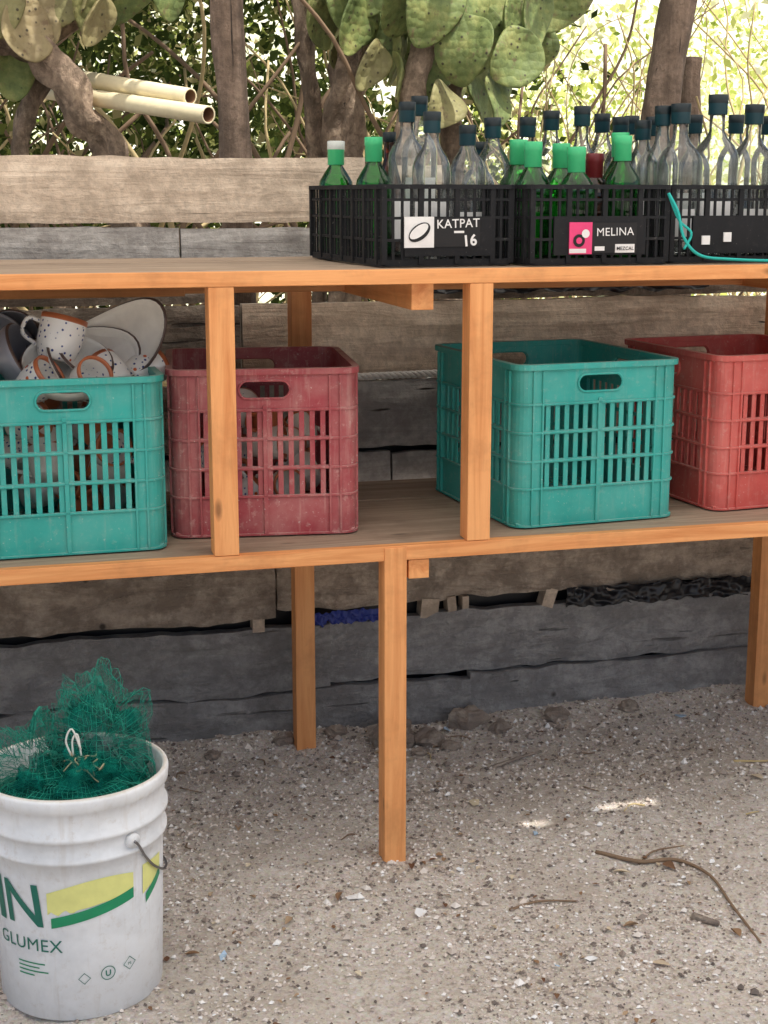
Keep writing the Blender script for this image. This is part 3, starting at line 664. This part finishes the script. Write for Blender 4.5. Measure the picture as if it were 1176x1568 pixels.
def scrap(x,y,s,mat):
    M=T((x,y,gz(x,y)+0.006))@Matrix.Rotation(R(0,6.28),4,'Z')@Matrix.Rotation(R(-.3,.3),4,'X')
    vs=[(s*R(.7,1.1)*math.cos(a)*1.3,s*R(.6,1.1)*math.sin(a)*.7,R(-.003,.003)) for a in np.linspace(0,6.28,8)[:-1]]; b.add(vs,[tuple(range(7))],mat,.5,False,M)
for (x,y,s,mt) in ((0.95,2.80,.018,1),(0.60,2.45,.016,0),(0.70,2.36,.015,0),(1.02,2.62,.01,2),(0.93,2.12,.01,0),(0.33,2.28,.01,2),(1.02,3.22,.012,2),(0.82,2.5,.008,0),(1.3,2.4,.007,0),(0.87,2.12,.006,2),(1.6,3.15,.012,2),(1.65,3.0,.01,0),(0.75,3.2,.01,2)): scrap(x,y,s,mt)
b.make('paper_scraps',[labw,simple('cream_scrap',(.7,.6,.42)),simple('blue_scrap',(.45,.6,.75))])
def stick(name,pts,r,mat=twig_m):
    b=B(); P=catmull([(x,y,gz(x,y)+r*.8+h) for x,y,h in pts],6); n=len(P); b.tube(P,[r*(1-.5*i/n) for i in range(n)],7,0,.5,rough=.4); b.make(name,[mat])
stick('fallen_stick',[(1.10,2.50,0),(1.17,2.45,.004),(1.24,2.43,0),(1.27,2.35,0),(1.26,2.24,0),(1.25,2.12,0)],0.0045)
stick('fallen_stick',[(1.17,2.45,0),(1.21,2.47,.006),(1.27,2.46,0.01)],0.0025)
stick('fallen_stick',[(0.86,2.33,0),(0.92,2.34,.003),(0.99,2.33,0)],0.003)
stick('fallen_twig',[(1.17,2.22,0),(1.20,2.18,0)],0.008,stone_m)
stick('fallen_twig',[(1.05,2.98,0),(1.14,3.02,.004),(1.2,3.06,0)],0.005,stone_m)
stick('fallen_twig',[(1.6,2.88,0),(1.68,2.86,.004),(1.8,2.87,0)],0.003,twig_l)
for i in range(16):
    x=R(.3,1.6);y=R(2.6,3.2); a=R(0,6.28); l=R(.02,.07); stick('fallen_twig',[(x,y,0),(x+l*.5*math.cos(a),y+l*.5*math.sin(a),.003),(x+l*math.cos(a+.4),y+l*math.sin(a+.4),0)],R(.0012,.0025),random.choice([twig_m,twig_l]))
b=B()
for (x,y,s) in ((0.88,3.19,.045),(0.96,3.17,.03),(1.15,3.2,.022),(1.0,3.12,.018),(0.62,3.22,.02),(1.3,3.22,.025),(0.45,3.2,.015),(1.08,3.24,.035),(0.75,3.24,.02),(1.5,3.24,.02),(0.92,3.11,.014)):
    vs=[];nu,nv=14,9
    for j in range(nv+1):
        for i in range(nu):
            d=Vector((math.sin(math.pi*j/nv)*math.cos(2*math.pi*i/nu),math.sin(math.pi*j/nv)*math.sin(2*math.pi*i/nu),math.cos(math.pi*j/nv))); k=s*(1+.45*noise.noise(d*1.6+Vector((x*9,y,0)))+.15*noise.noise(d*5+Vector((x*9,y,0))))
            vs.append((x+k*d.x*1.3,y+k*d.y,gz(x,y)+s*.35+k*d.z*.8))
    b.add(vs,[(j*nu+i,(j+1)*nu+i,(j+1)*nu+(i+1)%nu,j*nu+(i+1)%nu) for j in range(nv) for i in range(nu)],0,.8,False)
b.make('rocks',[stone_m])
# ------------------------------------------------------------------ cacti
def pad(b,x,y,z,w,h,yaw,tilt,lean=0,var=0.2):
    M=T((x,y,z))@Matrix.Rotation(yaw,4,'Z')@Matrix.Rotation(lean,4,'X')@Matrix.Rotation(tilt,4,'Y')
    nu,nv=22,16; vs=[]; k2=R(.15,.3)
    for j in range(nv+1):
        ph=math.pi*j/nv; zz=-math.cos(ph); rr=math.sin(ph)*(1+k2*zz)
        for i in range(nu):
            th=2*math.pi*i/nu; q=1+.10*noise.noise(Vector((x*5+rr*math.cos(th),zz*1.2,y*7)))
            vs.append((w/2*rr*math.cos(th)*q,0.011*rr*math.sin(th)+0.018*math.sin(zz*2+x*9)+.012*math.sin(rr*math.cos(th)*2.5+y*5),h/2*zz*q))
    b.add(vs,[(j*nu+i,j*nu+(i+1)%nu,(j+1)*nu+(i+1)%nu,(j+1)*nu+i) for j in range(nv) for i in range(nu)],0,var,True,M)
def zpy(py,Y=4.2): return 1.27+Y*(0.1286-py*0.000428)
b=B()
for (r,py,w,h,yw,ti,va) in [(.3475,25,.21,.25,.1,.25,.1),(.312,30,.18,.24,.7,-.3,.2),(.3616,85,.16,.18,-.3,.9,.15),(.338,135,.13,.2,1.0,-.5,.3),(.2986,105,.15,.2,.5,.4,.4),(.269,25,.18,.25,-.4,.1,.3),(.2759,75,.14,.19,.9,-.2,.5),(.2486,5,.18,.23,.2,-.2,.2),(.325,75,.16,.2,-.8,.3,.25),(.30,5,.19,.24,.3,.3,.1),(.2419,60,.12,.18,.8,.2,.6),(.322,-20,.2,.24,.2,-.5,.1),(.285,-10,.2,.25,.6,.2,.2),(.3486,150,.12,.16,.9,.2,.2),(.378,20,.15,.19,.2,.5,.1),(.262,-30,.2,.2,.1,.4,.2),(.31,160,.12,.16,.3,.7,.7),(.29,60,.16,.21,.1,-.5,.3),(.335,60,.15,.2,.4,.1,.1),(.28,120,.11,.16,1.2,.3,.5),(.25,35,.15,.2,1.1,.6,.4),(.318,105,.13,.17,1.2,.1,.5),(.365,45,.15,.2,.8,-.3,.2),(.355,0,.18,.22,-.4,.1,.1),(.375,70,.13,.16,.4,1.0,.2),(.35,115,.13,.17,.2,.5,.2),(.305,80,.14,.19,.6,.8,.3),(.228,25,.15,.2,.3,-.3,.5),(.235,-10,.18,.22,.5,.3,.3),(.395,-5,.15,.2,.3,.6,.2),(.26,100,.11,.15,.4,.6,.7)]:
    Y=4.2+R(-.2,.2); pad(b,r*Y,Y,zpy(py,Y),w,h,yw+R(-.3,.5),ti,R(-.35,.35),va)
b.tube(catmull([(1.05,4.3,-.05),(1.03,4.3,.7),(1.04,4.3,1.3),(1.03,4.28,1.55),(1.08,4.25,1.8),(1.06,4.25,2.1)],8),0.050,14,1,.95,rough=.8)
b.tube(catmull([(1.20,4.1,-.05),(1.19,4.1,.8),(1.16,4.1,1.3),(1.18,4.1,1.55),(1.27,4.15,1.8)],8),0.034,12,1,1.0,rough=.8)
b.tube(catmull([(1.42,4.35,-.05),(1.38,4.35,.8),(1.36,4.3,1.3),(1.34,4.25,1.6),(1.42,4.2,1.8)],8),0.034,12,1,.6,rough=.7)
b.tube(catmull([(0.95,4.4,-.05),(0.98,4.4,1.2),(0.93,4.35,1.7),(0.9,4.35,2.0)],8),0.024,10,1,.7,rough=.7)
b.make('prickly_pear_cactus',[pad_m,c_trunk])
b=B()
for (r,py,w,h,yw,ti,va) in [(.012,20,.2,.22,.3,.3,.7),(.05,5,.2,.2,-.2,1.2,.7),(.0262,118,.12,.17,.2,.1,.1),(.075,15,.15,.2,.8,-.3,.6),(.095,-5,.17,.22,.3,.4,.4),(.035,60,.17,.15,.4,1.4,.9),(-.02,60,.2,.2,.1,.8,.6),(.06,-25,.2,.24,.1,.2,.3),(.12,-10,.15,.2,.6,-.4,.3),(-.03,0,.2,.22,.4,0,.5),(.04,35,.2,.14,.3,1.5,.9),(.08,45,.12,.16,1.2,.5,.8)]:
    Y=4.15+R(-.12,.12); pad(b,r*Y,Y,zpy(py,Y),w,h,yw,ti,R(-.3,.3),va)
b.tube(catmull([(-.15,4.2,1.72),(.02,4.2,1.70),(.16,4.2,1.66),(.235,4.18,1.58),(.28,4.18,1.48),(.35,4.2,1.39),(.42,4.2,1.0),(.45,4.2,-.05)],8),0.044,14,1,1.0,rough=.9)
b.tube(catmull([(.10,4.25,1.68),(.22,4.25,1.72),(.33,4.25,1.80),(.4,4.25,1.95)],8),0.03,12,1,.95,rough=.9)
b.tube(catmull([(.45,4.3,-.05),(.2,4.3,1.0),(.12,4.3,1.4),(.2,4.3,1.62)],8),0.025,10,1,.5,rough=.7)
b.make('prickly_pear_cactus',[pad_m,c_trunk])
def pole(name,a,c,r):
    a=Vector(a);c=Vector(c); d=(c-a); Ln=d.length; M=T(a)@d.to_track_quat('Z','Y').to_matrix().to_4x4()
    b=B(); prof=[]; n=int(Ln/0.3)
    for i in range(n+1):
        z=Ln*i/n
        if 0<i<n: prof+=[(r*.99,z-.008),(r*1.05,z-.003),(r*1.05,z+.003),(r*.99,z+.008)]
        else: prof.append((r,z))
    prof+=[(r*.8,Ln),(r*.75,Ln-.06),(0,Ln-.06)]
    b.lathe(prof,18,0,M=M,mats=[0]*(len(prof)-3)+[1,1]); b.make(name,[bamboo,bamboo_in])
pole('bamboo_pole',(-.25,5.1,1.665),(.572,3.85,1.470),.023)
pole('bamboo_pole',(-.25,5.2,1.74),(.541,3.95,1.520),.022)
# ------------------------------------------------------------------ foliage
def leaves(name,C,size,mat,var):
    N=len(C); a=np.random.randn(N,3); a/=np.linalg.norm(a,axis=1)[:,None]; c=np.random.randn(N,3); c-=a*(a*c).sum(1)[:,None]; c/=np.linalg.norm(c,axis=1)[:,None]
    s=size*np.random.uniform(.5,1.5,(N,1)); V=np.stack([C-a*s*.5,C+c*s*.26-a*s*.05,C+a*s*.5,C-c*s*.26-a*s*.05],1).reshape(-1,3)
    me=bpy.data.meshes.new(name); me.vertices.add(4*N); me.vertices.foreach_set('co',V.ravel()); me.loops.add(4*N); me.loops.foreach_set('vertex_index',np.arange(4*N,dtype=np.int32))
    me.polygons.add(N); me.polygons.foreach_set('loop_start',np.arange(0,4*N,4,dtype=np.int32)); me.update(calc_edges=True)
    at=me.attributes.new('var','FLOAT','FACE'); at.data.foreach_set('value',np.clip(var,0,1).astype(np.float32)); me.materials.append(mat); me.validate()
    o=bpy.data.objects.new(name,me); scene.collection.objects.link(o); return o
def clumps(n,xr,yr,zr,per,sp):
    cs=np.column_stack([np.random.uniform(*xr,n),np.random.uniform(*yr,n),np.random.uniform(*zr,n)]); pts=[];vv=[]
    for c in cs:
        k=int(per*R(.5,1.5)); pts.append(c+np.random.randn(k,3)*np.array([sp,sp,sp*.7])*R(.6,1.3)); vv.append(np.full(k,R(-.15,.25)))
    P=np.vstack(pts); v=np.concatenate(vv)+np.random.uniform(0.1,.9,len(P)); P[:,2]=np.abs(P[:,2])+.02; return P,v
def sel(P,v,mask): return P[mask],v[mask]
P,v=clumps(190,(-1.8,3.2),(5.4,8.2),(0.6,3.0),150,.24); P,v=sel(P,v,P[:,0]/P[:,1]<.36+.05*np.random.randn(len(P))); leaves('shaded_bush_foliage',P,.055,leaf_shade_tone,v)
P,v=clumps(150,(-1.8,4.2),(9,11),(0.6,3.2),150,.32); P,v=sel(P,v,P[:,0]/P[:,1]<.33+.04*np.random.randn(len(P))); leaves('shaded_bush_foliage',P,.10,leaf_shade_tone,v+.05)
P,v=clumps(50,(0.3,3.4),(6.5,9.0),(1.0,2.6),70,.25); P,v=sel(P,v,P[:,0]/P[:,1]<.38); leaves('sunlit_bush_foliage',P,.04,leaf_sun_tone,v-.1)
P,v=clumps(120,(2.2,7.0),(6.0,9.5),(0.5,2.4),115,.22); P,v=sel(P,v,P[:,0]/P[:,1]>.33); leaves('sunlit_bush_foliage',P,.042,leaf_sun_tone,v)
P,v=clumps(130,(2,14),(11,16),(0.4,3.4),80,.4); P,v=sel(P,v,P[:,0]/P[:,1]>.28); leaves('distant_tree_foliage',P,.12,leaf_sun_tone,v+.15)
P,v=clumps(90,(-1.6,2.7),(3.9,7.4),(2.6,3.4),110,.28); P[:,2]=np.maximum(P[:,2],2.45); shade_crown=leaves('added_shade_crown',P,.12,leaf_shade_tone,v)  # unseen overhead crown added to shade the left brush
b=B()
b.tube(catmull([(-1.1,5.6,-.05),(-1.05,5.6,1.2),(-.8,5.6,2.2),(0,5.6,2.8),(1.2,5.6,3.0)],8),[.14-.002*i for i in range(33)],12,0,.5,rough=.3)
b.tube(catmull([(-.8,5.6,2.2),(-.6,5.0,2.7),(.4,4.6,2.9),(1.6,4.6,2.95)],8),.05,10,0,.5,rough=.3)
tk=b.make('added_shade_tree',[bark]); shade_crown.parent=tk
b=B()
for i in range(250):
    right=random.random()<.35; y=R(4.5,6.5); x=y*(R(.36,.62) if right else R(-.05,.37)); p=Vector((x,y,R(0,.9))); d=Vector((R(-.6,.6),R(-.3,.3),R(.6,1))); pts=[p]
    n=random.randint(5,9)
    for k in range(n): d=(d+Vector((R(-.5,.5),R(-.3,.3),R(-.35,.35)))).normalized(); p=p+d*.22; pts.append(p)
    r0=R(.004,.016) if not right else R(.003,.008); P=catmull(pts,3); b.tube(P,[r0*(1-.6*j/len(P)) for j in range(len(P))],5,1 if right or random.random()<.3 else 0,.5)
b.make('brush_branches',[twig_m,twig_l])
b=B(); nx_,ny_=70,24; vs=[]
for j in range(ny_+1):
    for i in range(nx_+1):
        x=-40+90*i/nx_; y=15+50*j/ny_; vs.append((x,y,-.3+13*(j/ny_)**.75+1.0*noise.noise(Vector((x*.15,y*.15,0)))))
m,nt,bs=newmat('scrub_hill_glare'); co=objco(nt); setc(nt,bs,ramp(nt,noi(nt,co,1.8,9,.8),[(.36,(.40,.48,.16)),(.46,(.82,.83,.50)),(.57,(.94,.92,.80))])); bs.inputs['Roughness'].default_value=1  # near-white tones put sun glare and haze into the hill colour
b.add(vs,[(j*(nx_+1)+i,j*(nx_+1)+i+1,(j+1)*(nx_+1)+i+1,(j+1)*(nx_+1)+i) for j in range(ny_) for i in range(nx_)],0,.5,True); b.make('hill',[m])
# ------------------------------------------------------------------ light
sd=Vector((.30,-.35,.90)).normalized()
wd=bpy.data.worlds.new('World'); scene.world=wd; wd.use_nodes=True; nt=wd.node_tree
sk=nt.nodes.new('ShaderNodeTexSky'); sk.sky_type='NISHITA'; sk.sun_disc=False; sk.sun_elevation=math.asin(sd.z); sk.sun_rotation=math.atan2(sd.x,sd.y); sk.dust_density=3.0
nt.links.new(sk.outputs[0],nt.nodes['Background'].inputs[0]); nt.nodes['Background'].inputs[1].default_value=0.15
sl=bpy.data.lights.new('sun','SUN'); sl.energy=5; sl.angle=rd(.5); sl.color=(1,.95,.87); so=bpy.data.objects.new('sun',sl); scene.collection.objects.link(so); so.rotation_euler=sd.to_track_quat('Z','Y').to_euler(); so.location=(2,-2,8)
cam=bpy.data.cameras.new('camera'); co_=bpy.data.objects.new('camera',cam); scene.collection.objects.link(co_); scene.camera=co_
co_.location=(0,0,1.27); co_.rotation_euler=(rd(90-12.07),0,rd(-15)); cam.sensor_fit='VERTICAL'; cam.sensor_height=36; cam.sensor_width=27; cam.lens=51.98; cam.clip_end=500; cam.clip_start=.05
scene.view_settings.view_transform='Standard'; scene.view_settings.look='None'; scene.view_settings.exposure=0
